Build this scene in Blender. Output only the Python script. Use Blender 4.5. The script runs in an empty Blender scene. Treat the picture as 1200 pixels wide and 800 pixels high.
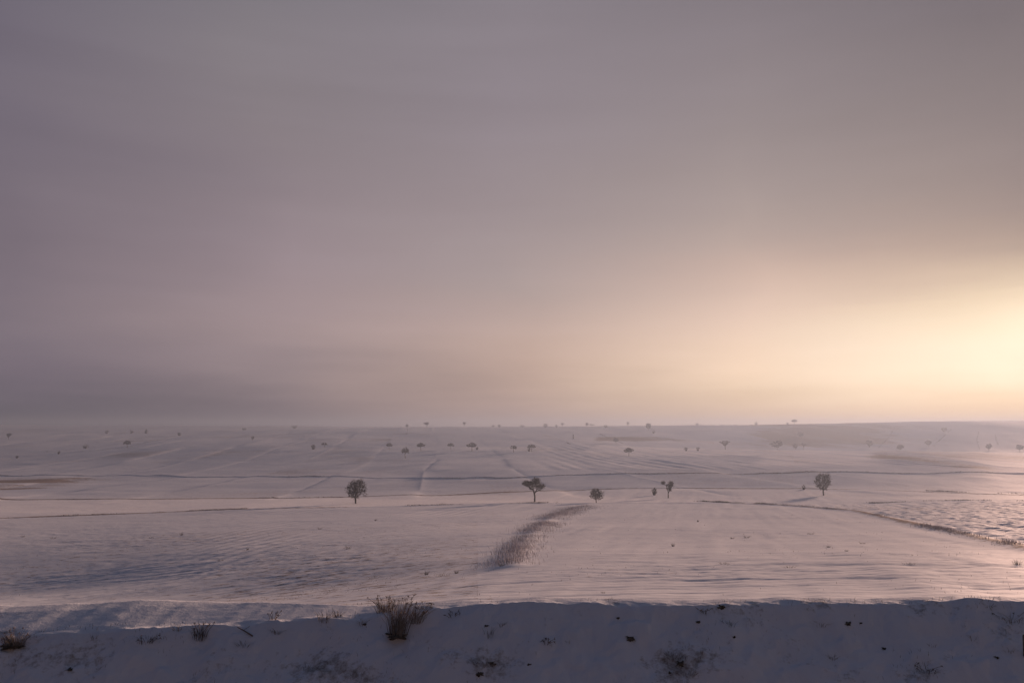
import bpy, math, random
import numpy as np

C = bpy.context.scene
COL = C.collection
R = math.radians

# ---------------------------------------------------------------- camera, sky, sun, exposure
CAMZ = 22.0
F = 933.33                      # focal length in photo pixels (1200 wide)
PITCH = math.atan(100.0 / F)
cam = bpy.data.cameras.new("camera"); cam.lens = 28.0; cam.sensor_width = 36.0
cam.clip_start = 0.1; cam.clip_end = 20000
camo = bpy.data.objects.new("camera", cam); COL.objects.link(camo)
camo.location = (0, 0, CAMZ); camo.rotation_euler = (math.pi / 2 + PITCH, 0, 0)
C.camera = camo

EXPOSURE = 1.0
SUN_STRENGTH = 4.1
SUN_AZ, SUN_EL = R(33.5), R(6.2)
HAZE_DENSITY = 0.00065

C.view_settings.view_transform = 'Standard'
C.view_settings.look = 'None'
C.view_settings.exposure = EXPOSURE
C.view_settings.gamma = 1
C.view_settings.use_curve_mapping = False
C.render.engine = 'CYCLES'
C.cycles.use_denoising = True
C.cycles.max_bounces = 6
C.cycles.volume_bounces = 1
C.cycles.sample_clamp_indirect = 4


def lin(c):
    o = []
    for v in c:
        v = v / 255.0
        o.append(v / 12.92 if v <= 0.04045 else ((v + 0.055) / 1.055) ** 2.4)
    return tuple(o)


def row_t(y):                   # photo row -> vertical slope of the ray (dz / dY)
    return np.tan(np.arctan((400.0 - y) / F) + PITCH)


def row_of(t):
    return 400.0 - F * np.tan(np.arctan(t) - PITCH)


def col_u(x, t):                # photo column -> dX / dY
    return (x - 600.0) / F * (math.cos(PITCH) + t * math.sin(PITCH))


sd = (math.sin(SUN_AZ) * math.cos(SUN_EL), math.cos(SUN_AZ) * math.cos(SUN_EL), math.sin(SUN_EL))


def make_world():
    w = bpy.data.worlds.new("World"); C.world = w; w.use_nodes = True
    nt = w.node_tree; N = nt.nodes; L = nt.links; N.clear()

    def m(op, a=None, b=None, c=None, clamp=False):
        n = N.new('ShaderNodeMath'); n.operation = op; n.use_clamp = clamp
        for i, v in enumerate((a, b, c)):
            if v is None: continue
            if isinstance(v, (int, float)): n.inputs[i].default_value = v
            else: L.new(v, n.inputs[i])
        return n.outputs[0]
    tc = N.new('ShaderNodeTexCoord')
    nrm = N.new('ShaderNodeVectorMath'); nrm.operation = 'NORMALIZE'; L.new(tc.outputs['Generated'], nrm.inputs[0])
    sp = N.new('ShaderNodeSeparateXYZ'); L.new(nrm.outputs[0], sp.inputs[0])
    az0 = m('ARCTAN2', sp.outputs[0], sp.outputs[1])
    el0 = m('ARCSINE', sp.outputs[2])

    # long flat cloud wisps: noise stretched along the horizon, used to warp where the colours lie
    def noise(scale, sx, sz, detail, rough=0.5, seed=0.0):
        mp = N.new('ShaderNodeMapping'); mp.inputs['Scale'].default_value = (sx, sx, sz)
        mp.inputs['Location'].default_value = (seed, seed, 0)
        mp.inputs['Rotation'].default_value = (0, R(-7), 0)
        L.new(nrm.outputs[0], mp.inputs['Vector'])
        n = N.new('ShaderNodeTexNoise'); n.inputs['Scale'].default_value = scale
        n.inputs['Detail'].default_value = detail; n.inputs['Roughness'].default_value = rough
        L.new(mp.outputs[0], n.inputs['Vector'])
        return m('SUBTRACT', n.outputs['Fac'], 0.5)
    n1 = noise(1.6, 1.0, 5.0, 3.0, 0.5, 3.1)
    n2 = noise(3.0, 1.0, 9.0, 5.0, 0.55, 8.7)
    n3 = noise(5.0, 1.0, 13.0, 7.0, 0.6, 5.3)
    el = m('ADD', el0, m('ADD', m('MULTIPLY', n1, 0.055), m('ADD', m('MULTIPLY', n2, 0.035), m('MULTIPLY', n3, 0.018))))
    az = m('ADD', az0, m('MULTIPLY', n1, 0.25))
    # sky colours as photographed, one list per bearing: (row, colour); behind the camera set dark and blue to shade the bank
    cols = {
        -180: [(-2, (26, 36, 60)), (10, (32, 49, 72)), (40, (32, 49, 72)), (90, (46, 62, 88))],
        -80: [(-2, (48, 54, 76)), (12, (50, 56, 78)), (40, (46, 56, 80)), (90, (46, 62, 88))],
        0: [(485, (86, 84, 99)), (450, (118, 106, 120)), (400, (126, 113, 124)), (300, (124, 111, 121)),
            (150, (118, 108, 119)), (0, (113, 105, 117))],
        300: [(485, (112, 101, 111)), (440, (152, 134, 138)), (380, (168, 147, 149)), (300, (157, 140, 146)),
              (150, (136, 125, 130)), (0, (130, 123, 129))],
        600: [(485, (168, 143, 137)), (430, (196, 167, 154)), (390, (199, 172, 162)), (340, (172, 155, 153)),
              (260, (158, 143, 145)), (120, (143, 132, 139)), (0, (139, 130, 137))],
        900: [(485, (214, 182, 156)), (455, (230, 201, 174)), (425, (252, 220, 194)), (370, (233, 203, 186)),
              (320, (206, 178, 166)), (260, (172, 155, 150)), (130, (146, 134, 136)), (0, (132, 122, 128))],
        1200: [(488, (222, 190, 160)), (476, (236, 206, 172)), (462, (255, 233, 208)), (440, (255, 234, 210)), (400, (255, 241, 220)),
               (345, (240, 216, 188)), (300, (168, 147, 140)), (250, (144, 129, 130)), (100, (130, 119, 122)),
               (0, (118, 108, 113))],
        80: [(-2, (150, 135, 125)), (10, (140, 125, 120)), (40, (64, 68, 84)), (90, (46, 62, 88))],
        180: [(-2, (26, 36, 60)), (10, (32, 49, 72)), (40, (32, 49, 72)), (90, (46, 62, 88))],
    }
    EL0, EL1 = -0.05, math.pi / 2
    efac = m('DIVIDE', m('SUBTRACT', el, EL0), EL1 - EL0, clamp=True)
    efac = m('POWER', efac, 0.5)
    seq = []
    for k in (-180, -80, 0, 300, 600, 900, 1200, 80, 180):
        seen = k in (0, 300, 600, 900, 1200)
        if k == 0 and seq: seen = True
        pts = []
        if seen:
            u0 = (k - 600) / F
            for (y, c) in cols[k]:
                t = float(row_t(y)); u = col_u(k, t)
                pts.append((math.atan2(t, math.hypot(1, u)), lin(c)))
            azk = math.atan(u0)
            pts.append((R(42), lin((78, 82, 100)))); pts.append((R(58), lin((54, 64, 88)))); pts.append((R(90), lin((46, 62, 88))))  # above the frame: set dark and blue so the bank stays in shade
        else:
            pts = [(R(e), lin(c)) for e, c in cols[k]]; azk = R(k)
        rp = N.new('ShaderNodeValToRGB'); cr = rp.color_ramp; cr.interpolation = 'LINEAR'
        P = [(max(0.0, min(1.0, (e - EL0) / (EL1 - EL0))) ** 0.5, c) for e, c in pts]
        # densify with a smooth curve so no band edge shows
        xs = np.array([p[0] for p in P]); cs = np.array([p[1] for p in P])
        g = np.linspace(0, 1, 401)
        v = np.stack([np.interp(g, xs, cs[:, i]) for i in range(3)], 1)
        kk = np.exp(-0.5 * (np.arange(-24, 25) / 5.0) ** 2); kk /= kk.sum()
        vp = np.pad(v, ((24, 24), (0, 0)), mode='edge')
        v = np.stack([np.convolve(vp[:, i], kk, 'valid') for i in range(3)], 1)
        stops = np.concatenate([np.linspace(0.1, 0.68, 27), [0.8, 0.9, 1.0]])
        while len(cr.elements) > 1: cr.elements.remove(cr.elements[-1])
        first = True
        for s in stops:
            e = cr.elements[0] if first else cr.elements.new(float(s))
            e.position = float(s); first = False
            c = [np.interp(s, g, v[:, i]) for i in range(3)]
            e.color = (c[0], c[1], c[2], 1)
        L.new(efac, rp.inputs[0])
        seq.append((azk, rp.outputs['Color']))
    out = seq[0][1]
    for i in range(1, len(seq)):
        mr = N.new('ShaderNodeMapRange'); mr.interpolation_type = 'SMOOTHSTEP' if i in (1, 8) else 'LINEAR'
        mr.inputs['From Min'].default_value = seq[i - 1][0]; mr.inputs['From Max'].default_value = seq[i][0]
        L.new(az, mr.inputs['Value'])
        mx = N.new('ShaderNodeMix'); mx.data_type = 'RGBA'
        L.new(mr.outputs[0], mx.inputs['Factor']); L.new(out, mx.inputs['A']); L.new(seq[i][1], mx.inputs['B'])
        out = mx.outputs['Result']
    # glow of the veiled sun
    dt = N.new('ShaderNodeVectorMath'); dt.operation = 'DOT_PRODUCT'
    dt.inputs[1].default_value = sd; L.new(nrm.outputs[0], dt.inputs[0])
    ang = m('ARCCOSINE', m('MINIMUM', dt.outputs['Value'], 0.999999))
    glow = m('ADD', m('MULTIPLY', m('EXPONENT', m('MULTIPLY', m('POWER', m('DIVIDE', ang, 0.035), 2.0), -1.0)), 0.12),
             m('MULTIPLY', m('EXPONENT', m('MULTIPLY', ang, -9.0)), 0.01))
    gm = N.new('ShaderNodeVectorMath'); gm.operation = 'SCALE'; gm.inputs[0].default_value = (1.0, 0.86, 0.66)
    L.new(glow, gm.inputs['Scale'])
    # faint cloud texture in brightness
    tex = m('ADD', 1.0, m('ADD', m('MULTIPLY', n3, 0.07), m('ADD', m('MULTIPLY', n2, 0.17), m('MULTIPLY', n1, 0.16))))
    sc = N.new('ShaderNodeVectorMath'); sc.operation = 'SCALE'; L.new(out, sc.inputs[0]); L.new(tex, sc.inputs['Scale'])
    ad = N.new('ShaderNodeVectorMath'); ad.operation = 'ADD'; L.new(sc.outputs[0], ad.inputs[0]); L.new(gm.outputs[0], ad.inputs[1])
    cloud = N.new('ShaderNodeBackground'); cloud.inputs['Strength'].default_value = 0.5
    L.new(ad.outputs[0], cloud.inputs['Color'])
    # the clear sky above the cloud deck, only a trace of which comes through
    sky = N.new('ShaderNodeTexSky'); sky.sky_type = 'NISHITA'; sky.sun_disc = False
    sky.sun_elevation = SUN_EL; sky.sun_rotation = SUN_AZ
    sb = N.new('ShaderNodeBackground'); sb.inputs['Strength'].default_value = 0.05
    L.new(sky.outputs[0], sb.inputs['Color'])
    mxs = N.new('ShaderNodeMixShader'); mxs.inputs[0].default_value = 0.96
    L.new(sb.outputs[0], mxs.inputs[1]); L.new(cloud.outputs[0], mxs.inputs[2])
    wo = N.new('ShaderNodeOutputWorld'); L.new(mxs.outputs[0], wo.inputs['Surface'])


make_world()
sl = bpy.data.lights.new("sun", 'SUN'); sl.energy = SUN_STRENGTH; sl.angle = R(5.5); sl.color = (1.0, 0.62, 0.44)
so = bpy.data.objects.new("sun", sl); COL.objects.link(so)
from mathutils import Vector
so.rotation_euler = Vector(sd).to_track_quat('Z', 'Y').to_euler()
so.location = (60, 90, 60)

# ---------------------------------------------------------------- numeric helpers
rng = np.random.default_rng(11)
_lat = np.random.default_rng(5).random((256, 256))


def vnoise(x, y, s=0):
    x = x + 17.3 * s; y = y + 41.7 * s
    xi = np.floor(x).astype(np.int64); yi = np.floor(y).astype(np.int64)
    fx = x - xi; fy = y - yi
    fx = fx * fx * fx * (fx * (fx * 6 - 15) + 10); fy = fy * fy * fy * (fy * (fy * 6 - 15) + 10)
    a = _lat[xi & 255, yi & 255]; b = _lat[(xi + 1) & 255, yi & 255]
    c = _lat[xi & 255, (yi + 1) & 255]; d = _lat[(xi + 1) & 255, (yi + 1) & 255]
    return (a * (1 - fx) + b * fx) * (1 - fy) + (c * (1 - fx) + d * fx) * fy * 1.0 - 0.5


def fbm(x, y, o=3, s=0, g=0.5):
    r = 0; a = 1.0
    for i in range(o):
        r = r + a * vnoise(x, y, s + i * 3); x = x * 2.03; y = y * 2.03; a *= g
    return r


def sstep(a, b, x):
    t = np.clip((x - a) / (b - a), 0, 1)
    return t * t * (3 - 2 * t)


# ---------------------------------------------------------------- the lie of the land
TAB = {   # photo column: (row, distance) down the bearing
    0: [(707, 74), (690, 80), (670, 91), (650, 105), (630, 127), (610, 162), (600, 190), (590, 240), (580, 300),
        (570, 370), (560, 450), (553, 520), (545, 590), (535, 680), (528, 760), (515, 980), (505, 1300), (497, 1750)],
    300: [(705, 52), (690, 57), (670, 66), (650, 80), (630, 105), (610, 142), (600, 172), (590, 222), (580, 275),
          (570, 340), (560, 425), (553, 480), (545, 540), (535, 620), (528, 680), (515, 880), (505, 1150), (496.5, 1500)],
    600: [(702, 30), (690, 34), (670, 42), (650, 55), (630, 78), (610, 120), (600, 155), (590, 200), (580, 250),
          (570, 295), (560, 342), (553, 385), (545, 440), (540, 490), (535, 560), (528, 650), (515, 800), (505, 980), (499, 1170)],
    900: [(700, 30), (690, 34), (670, 41), (650, 53), (630, 76), (610, 116), (600, 150), (590, 195), (580, 245),
          (570, 290), (560, 335), (553, 378), (545, 430), (540, 490), (535, 566), (531, 645), (528, 700), (530, 770), (526, 880), (512, 1040), (496.5, 1240)],
    1200: [(699, 30), (690, 33), (670, 40), (650, 52), (630, 74), (610, 113), (600, 147), (590, 190), (580, 240),
           (570, 290), (560, 340), (553, 380), (545, 435), (540, 498), (535, 580), (531, 655), (527.5, 712), (532, 780), (526, 890), (508, 1070), (490, 1300)],
}
LG = np.linspace(math.log(14), math.log(4000), 900)
UC = []; TT = []
for k in (0, 300, 600, 900, 1200):
    P = TAB[k]
    g_ = {0: 0, 300: 0, 600: 0, 900: -.03, 1200: -.08}[k]
    P = [(r, d_ * (1 + g_ * math.exp(-((r - 630) / 55.0) ** 4))) for r, d_ in P]
    ys = [math.log(14), math.log(20)] + [math.log(d) for _, d in P]
    t0 = float(row_t(P[0][0]))
    zs = [-5.0, -5.15] + [float(row_t(r)) * d for r, d in P]
    ztop = zs[-1]; dt_ = P[-1][1]
    if k == 0: ys.insert(2, math.log(27)); zs.insert(2, -6.9)
    ys += [math.log(dt_ * 1.25), math.log(dt_ * 1.7), math.log(4000)]
    zs += [ztop - 6, ztop - 25, ztop - 45]
    d = np.exp(LG)
    z = np.interp(d, np.exp(ys), zs)
    kk = np.exp(-0.5 * (np.arange(-30, 31) / 8.0) ** 2); kk /= kk.sum()
    z = np.convolve(np.pad(z, 30, mode='edge'), kk, 'valid')
    UC.append(col_u(k, 0)); TT.append(z)
UG = np.linspace(-1.3, 1.3, 261)
TT = np.array(TT)
ZT = np.stack([np.interp(UG, UC, TT[:, j]) for j in range(len(LG))], 1)
kk = np.exp(-0.5 * (np.arange(-30, 31) / 10.0) ** 2); kk /= kk.sum()
ZT = np.stack([np.convolve(np.pad(ZT[:, j], 30, mode='edge'), kk, 'valid') for j in range(len(LG))], 1)


def table_z(X, Y):
    Y = np.maximum(Y, 14.0); u = np.clip(X / Y, -1.299, 1.299)
    a = (u - UG[0]) / (UG[1] - UG[0]); b = (np.log(Y) - LG[0]) / (LG[1] - LG[0])
    b = np.clip(b, 0, len(LG) - 1.001)
    i = a.astype(np.int64); j = b.astype(np.int64); fa = a - i; fb = b - j
    return (ZT[i, j] * (1 - fa) + ZT[i + 1, j] * fa) * (1 - fb) + (ZT[i, j + 1] * (1 - fa) + ZT[i + 1, j + 1] * fa) * fb


def base_hit(x, y):             # where the ray through a photo pixel meets the smooth land
    t = float(row_t(y)); u = float(col_u(x, t))
    Ys = np.exp(np.linspace(math.log(22), math.log(2400), 6000))
    d = table_z(u * Ys, Ys) - t * Ys
    idx = np.where(d >= 0)[0]
    if len(idx) == 0:
        k = int(np.argmax(d / Ys)); return u * Ys[k], Ys[k]
    return u * Ys[idx[0]], Ys[idx[0]]


def path(pts, n=400):           # photo polyline -> plan polyline
    P = np.array([base_hit(*p) for p in pts])
    s = np.linspace(0, len(P) - 1, n)
    # smooth resample
    X = np.interp(s, np.arange(len(P)), P[:, 0]); Y = np.interp(s, np.arange(len(P)), P[:, 1])
    return np.stack([X, Y], 1)


LINE_ROAD = path([(-60, 557), (130, 557), (300, 558), (450, 559.3), (600, 560), (680, 556.5), (800, 555), (1000, 553.5), (1200, 555), (1280, 556)])
LINE_MID = path([(-60, 584), (140, 584), (300, 583), (430, 582), (520, 580), (600, 577), (700, 574), (800, 572.5), (900, 573), (1000, 573.5), (1090, 577), (1200, 580), (1280, 582)])
LINE_LEFT = path([(-60, 609), (60, 605), (150, 602), (280, 597.5), (400, 595.5), (520, 592.5), (640, 590.5), (700, 590)])
STRIP = path([(598, 666), (602, 652), (611, 639), (629, 623), (645, 608), (668, 599), (690, 594)])
EDGE = path([(850, 588.5), (905, 591), (950, 594), (1000, 599.5), (1050, 609), (1110, 623), (1160, 635), (1200, 643), (1270, 660)])


def side_dist(X, Y, P):         # signed distance across a line that runs left-right (positive = farther)
    o = np.argsort(P[:, 0])
    return Y - np.interp(X, P[o, 0], P[o, 1])


def edge_dist(X, Y):             # across the ploughland edge, which runs towards the viewer (positive = right of it)
    o = np.argsort(EDGE[:, 1])
    return X - np.interp(Y, EDGE[o, 1], EDGE[o, 0])


def seg_dist(X, Y, P, step=8):
    Q = P[::step]
    best = np.full(X.shape, 1e9)
    for a, b in zip(Q[:-1], Q[1:]):
        d = b - a; l2 = (d ** 2).sum() + 1e-9
        t = np.clip(((X - a[0]) * d[0] + (Y - a[1]) * d[1]) / l2, 0, 1)
        best = np.minimum(best, np.hypot(X - a[0] - t * d[0], Y - a[1] - t * d[1]))
    return best


def terraces(x, y, Y):          # which points lie in the low strip fields that tip towards the sun and are painted sunlit
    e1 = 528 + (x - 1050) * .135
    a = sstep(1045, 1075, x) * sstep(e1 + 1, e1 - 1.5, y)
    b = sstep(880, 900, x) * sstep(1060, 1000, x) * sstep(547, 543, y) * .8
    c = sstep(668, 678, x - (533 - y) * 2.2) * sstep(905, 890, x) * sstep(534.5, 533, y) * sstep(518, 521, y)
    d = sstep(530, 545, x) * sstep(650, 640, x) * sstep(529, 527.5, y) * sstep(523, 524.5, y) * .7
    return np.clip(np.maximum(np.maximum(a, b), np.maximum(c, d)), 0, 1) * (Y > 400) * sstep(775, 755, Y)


def detail_z(X, Y, x, y):
    """x, y: photo position of the smooth land there, used only to say which field a point is in"""
    z = 0.6 * fbm(X / 90, Y / 90, 2, 1) * sstep(60, 200, Y) + 0.22 * fbm(X / 22, Y / 22, 2, 4) * sstep(24, 60, Y) \
        + 2.5 * fbm(X / 260, Y / 200, 2, 9) * sstep(500, 900, Y)
    # wind-cut drifts: long low ridges, stronger in the left field
    a = R(8); xr = X * math.cos(a) + Y * math.sin(a); yr = -X * math.sin(a) + Y * math.cos(a)
    left = 1 - sstep(560, 620, x)
    warp = 1.2 * vnoise(X / 6, Y / 6, 2)
    wx = 2.5 * vnoise(X / 17, Y / 14, 5); w2 = 2.0 * vnoise(X / 9, Y / 9, 8)
    r = fbm(xr / 2.3 + warp * .5 + wx, yr / 0.95 + warp + w2, 4, 6, .6)
    r2 = fbm(xr / 9.0 + wx, yr / 3.2 + warp * .6 + w2, 3, 12)
    r = r * np.clip(1 + 2.2 * vnoise(X / 13, Y / 8, 17), .3, 2) + .5 * fbm(xr / .9, yr / .45, 2, 33)
    near = sstep(20, 30, Y) * (1 - sstep(220, 420, Y))
    z = z + near * ((0.03 - 0.002 * left) * r + (0.045 + 0.012 * left) * r2)
    z = z + near * left * sstep(150, 330, x) * 0.035 * np.sin((X - .18 * Y + 1.5 * vnoise(X / 14, Y / 25, 4)) * 2 * math.pi / 2.7) * np.clip(.4 + 2 * vnoise(X / 9, Y / 30, 24), 0, 1)
    # driving tracks along the foot of the bank
    tr = np.zeros_like(z)
    for q, off in enumerate((0.0, 1.7, 3.9, 5.5)):
        c = 31.5 + off * 1.2 + (0.03 + .02 * q) * X + 1.6 * vnoise(X / 17, X * 0 + q, 3)
        tr = tr - 0.018 * np.clip(1 + 2 * vnoise(X / 9, X * 0 + q, 13), 0, 2) * np.exp(-((Y - c) / 0.28) ** 2)
    z = z + tr + 0.026 * fbm(X / 7, Y / .45, 4, 81) * np.exp(-((Y - 34) / 6.0) ** 2)
    z = z + near * (1 - left) * 0.07 * fbm((X - .25 * Y) / 2.2, Y / 30, 2, 84)
    # tracks across the left field
    for q in range(4):
        c = -62 + q * 5 + 0.9 * (Y - 60) + 4 * vnoise(Y / 25, Y * 0 + q, 8)
        z = z - 0.06 * np.exp(-((X - c * 0.6) / 0.35) ** 2) * left * near
    # a step in the land along LINE_ROAD and the middle line: banks turned from the light
    d = side_dist(X, Y, LINE_ROAD); z = z + (0.42 + .35 * vnoise(X / 35, X * 0, 7)) * sstep(-2.2, 1.2, d) * np.exp(-np.maximum(d, 0) / 40)
    d = side_dist(X, Y, LINE_MID)
    w = 0.2 + 0.35 * vnoise(X / 40, X * 0, 5); z = z + w * sstep(-1.2, 0.6, d) * np.exp(-np.maximum(d, 0) / 22)
    d = side_dist(X, Y, LINE_LEFT)
    z = z + 0.12 * np.exp(-(d / 1.6) ** 2)
    # overgrown strip and field edge
    m = (np.abs(x - 630) < 130) & (y > 575) & (y < 690)
    if m.any():
        dd = seg_dist(X[m], Y[m], STRIP); z[m] = z[m] + 0.16 * np.exp(-(dd / 1.1) ** 2)
    # rough ploughland right of the field edge
    de = edge_dist(X, Y)
    rough = sstep(0.0, 2.5, de) * (1 - sstep(185, 200, Y))
    z = z + 0.22 * np.exp(-(de / 1.0) ** 2) * (1 - sstep(185, 200, Y))
    z = z + rough * (0.15 * fbm(X / 1.6, Y / 1.3, 3, 15, 0.65) + 0.20 * vnoise((X - 0.3 * Y) / 1.1, (Y + .3 * X) / 9, 19))
    # furrows and terraces on the far fields run away from the viewer
    fur = sstep(385, 420, Y) * (1 - sstep(730, 790, Y)) * sstep(600, 700, x)
    f1 = np.sin((X + 0.10 * Y + 9 * vnoise(Y / 120, X / 200, 2)) * 2 * math.pi / 9.0) * (0.4 + 1.4 * np.abs(vnoise(X / 35, Y / 300, 21)))
    f2 = fbm((X + 0.1 * Y) / 22, Y / 260, 3, 22)
    z = z + fur * (0.17 * f1 + .9 * f2) * (1 - .92 * terraces(x, y, Y))
    z = z - 2.2 * sstep(1075, 1260, x) * sstep(400, 470, Y) * sstep(775, 740, Y)
    ter = terraces(x, y, Y)
    sx_ = X + 0.10 * Y + 8 * vnoise(Y / 170, X / 120, 6)
    q_ = (sx_ / 12.0 + 2.2 * vnoise(X / 60, Y / 700, 18)) % 1.0
    z = z + ter * .07 * (np.where(q_ < .84, .5 - q_ / .84, (q_ - .84) / .16 - .5))
    far = sstep(225, 260, Y) * (1 - sstep(1200, 1500, Y))
    for (cw, sk, cd, sd_, am) in ((46., .10, 140., 3, .9), (90., -.35, 60., 91, .7)):
        q1 = (X + sk * Y + (12 * vnoise(X * 0, Y / 200, 3) if sk > 0 else 0)) / cw; c1 = np.floor(q1); p_ = q1 - c1 - .5
        c2 = np.floor((Y + .12 * X) / cd).astype(int); k_ = _lat[(c1.astype(int) + sd_) & 255, (c2 + 17) & 255] - .5
        q2 = (Y + .12 * X) / cd; e_ = 1 - np.abs(2 * (q2 - np.floor(q2)) - 1) ** 8
        z = z + far * am * 2 * (1 - .9 * terraces(x, y, Y)) * k_ * p_ * (1 - np.abs(2 * p_) ** 10) * e_
    f3 = fbm((X - 0.5 * Y) / 26, (Y + .5 * X) / 240, 3, 27)
    z = z + sstep(230, 330, Y) * (1 - fur) * (1 - sstep(1100, 1500, Y)) * 0.8 * f3
    return z


def img_of(X, Y, z):
    t = z / Y
    return 600 + F * (X / Y) / (math.cos(PITCH) + t * math.sin(PITCH)), row_of(t)


def ground_z(X, Y):
    X = np.atleast_1d(np.asarray(X, float)); Y = np.atleast_1d(np.asarray(Y, float))
    Yc = np.maximum(Y, 14.0)
    zb = table_z(X, Yc); x, y = img_of(X, Yc, zb)
    return zb + detail_z(X, Yc, x, y) + CAMZ


def crest_z(X):                 # top of the near bank, relative to the eye (stands about Y = 17)
    xs = np.array([-40, -11.5, -9, -6.2, -3.2, -1.7, 0, 5, 11, 40.0])
    ys = np.array([742, 742, 737, 733, 722, 711, 704, 706, 703, 702.0])
    zc = row_t(np.interp(X, xs, ys)) * 17.0
    return zc


def bank_z(X, Y):
    X = np.atleast_1d(np.asarray(X, float)); Y = np.atleast_1d(np.asarray(Y, float))
    zc = crest_z(X) + 0.06 * fbm(X / 1.3, X * 0, 3, 31)
    yc = 17.0 + 0.35 * vnoise(X / 3.0, X * 0, 33)
    d = Y - yc
    slope = 0.74
    face = zc + slope * np.minimum(d + 0.25, 0) - 0.10 * np.exp(-(d / .22) ** 2) * 0
    face = np.maximum(face, -6.6 + 0 * face)
    flat = 0.3 + 1.7 * sstep(0, -9.0, X)
    lf = sstep(0, -9, X)
    back = zc + (0.10 * lf - .01) * np.clip(d, 0, 1.4) + 0.035 * lf * np.clip(d - 1.4, 0, 9) - 0.5 * np.maximum(d - flat, 0) ** 1.1
    z = np.where(d > 0, back, np.minimum(face, back))
    unseen_road = -1.75 + 0 * z
    k = sstep(8.0, 4.5, Y)
    z = z * (1 - k) + unseen_road * k
    n = sstep(6, 12, Y)
    z = z + n * (0.13 * fbm(X / 0.9, Y / 0.7, 4, 41, .6) + 0.13 * fbm(X / 2.7, Y / 1.8, 2, 44) + 0.03 * fbm(X / .33, Y / .26, 3, 46) + 0.016 * fbm(X / .14, Y / .12, 3, 47)) * (0.06 + 0.94 * sstep(0.15, -0.5, d))
    return z + CAMZ


def bank_hit(x, y):
    t = float(row_t(y)); u = float(col_u(x, t))
    Ys = np.linspace(12.5, 21, 1100)
    d = bank_z(u * Ys, Ys) - CAMZ - t * Ys
    i = np.where(d >= 0)[0]
    k = i[0] if len(i) else int(np.argmax(d))
    return u * Ys[k], Ys[k]


# ---------------------------------------------------------------- mesh building
def mesh_obj(name, V, Fq, mat, parent=None, smooth=False, attrs=None):
    V = np.asarray(V, np.float32).reshape(-1, 3); Fq = np.asarray(Fq, np.int32)
    n = Fq.shape[1]
    me = bpy.data.meshes.new(name)
    me.vertices.add(len(V)); me.vertices.foreach_set('co', V.ravel())
    me.loops.add(Fq.size); me.loops.foreach_set('vertex_index', Fq.ravel())
    me.polygons.add(len(Fq)); me.polygons.foreach_set('loop_start', np.arange(0, Fq.size, n, dtype=np.int32))
    me.polygons.foreach_set('loop_total', np.full(len(Fq), n, np.int32))
    if smooth: me.polygons.foreach_set('use_smooth', np.ones(len(Fq), bool))
    for k, v in (attrs or {}).items():
        a = me.attributes.new(k, 'FLOAT', 'POINT'); a.data.foreach_set('value', np.asarray(v, np.float32))
    me.materials.append(mat); me.update(calc_edges=True); me.validate()
    o = bpy.data.objects.new(name, me); COL.objects.link(o)
    if parent is not None: o.parent = parent
    return o


def tag(o, label=None, cat=None, group=None, kind=None):
    if label: o['label'] = label
    if cat: o['category'] = cat
    if group: o['group'] = group
    if kind: o['kind'] = kind
    return o


def empty(name, loc):
    o = bpy.data.objects.new(name, None); o.location = loc; o.empty_display_size = 0.3; COL.objects.link(o); return o


def tubes(P0, P1, r0, r1, k=4):
    P0 = np.asarray(P0, float); P1 = np.asarray(P1, float); n = len(P0)
    r0 = np.broadcast_to(r0, n).reshape(n, 1, 1); r1 = np.broadcast_to(r1, n).reshape(n, 1, 1)
    d = P1 - P0; d /= np.linalg.norm(d, axis=1, keepdims=True) + 1e-9
    ref = np.where(np.abs(d[:, 2:3]) > 0.9, np.array([[1.0, 0, 0]]), np.array([[0, 0, 1.0]]))
    a = np.cross(d, ref); a /= np.linalg.norm(a, axis=1, keepdims=True) + 1e-9; b = np.cross(d, a)
    th = np.arange(k) * 2 * math.pi / k
    ring = a[:, None, :] * np.cos(th)[None, :, None] + b[:, None, :] * np.sin(th)[None, :, None]
    V = np.concatenate([P0[:, None, :] + ring * r0, P1[:, None, :] + ring * r1], 1).reshape(-1, 3)
    i = np.arange(k); j = (i + 1) % k
    f = np.stack([i, j, j + k, i + k], 1)
    Fq = (f[None] + (np.arange(n) * 2 * k)[:, None, None]).reshape(-1, 4)
    return V, Fq


def blades(base, hgt, lean, width, rg):
    """bent grass blades, two quads each, random facing"""
    n = len(base); th = rg.random(n) * 2 * math.pi
    w = np.stack([np.cos(th), np.sin(th), 0 * th], 1) * (width * 0.5)[:, None]
    top = base + lean + np.stack([0 * hgt, 0 * hgt, hgt], 1)
    mid = base + lean * 0.3 + np.stack([0 * hgt, 0 * hgt, hgt * 0.58], 1)
    V = np.stack([base - w, base + w, mid - w * .8, mid + w * .8, top - w * .25, top + w * .25], 1).reshape(-1, 3)
    f = np.array([[0, 1, 3, 2], [2, 3, 5, 4]])
    return V, (f[None] + (np.arange(n) * 6)[:, None, None]).reshape(-1, 4)


# ---------------------------------------------------------------- materials
def nodes_mat(name):
    m = bpy.data.materials.new(name); m.use_nodes = True
    nt = m.node_tree; return m, nt, nt.nodes, nt.links, nt.nodes['Principled BSDF']


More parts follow.
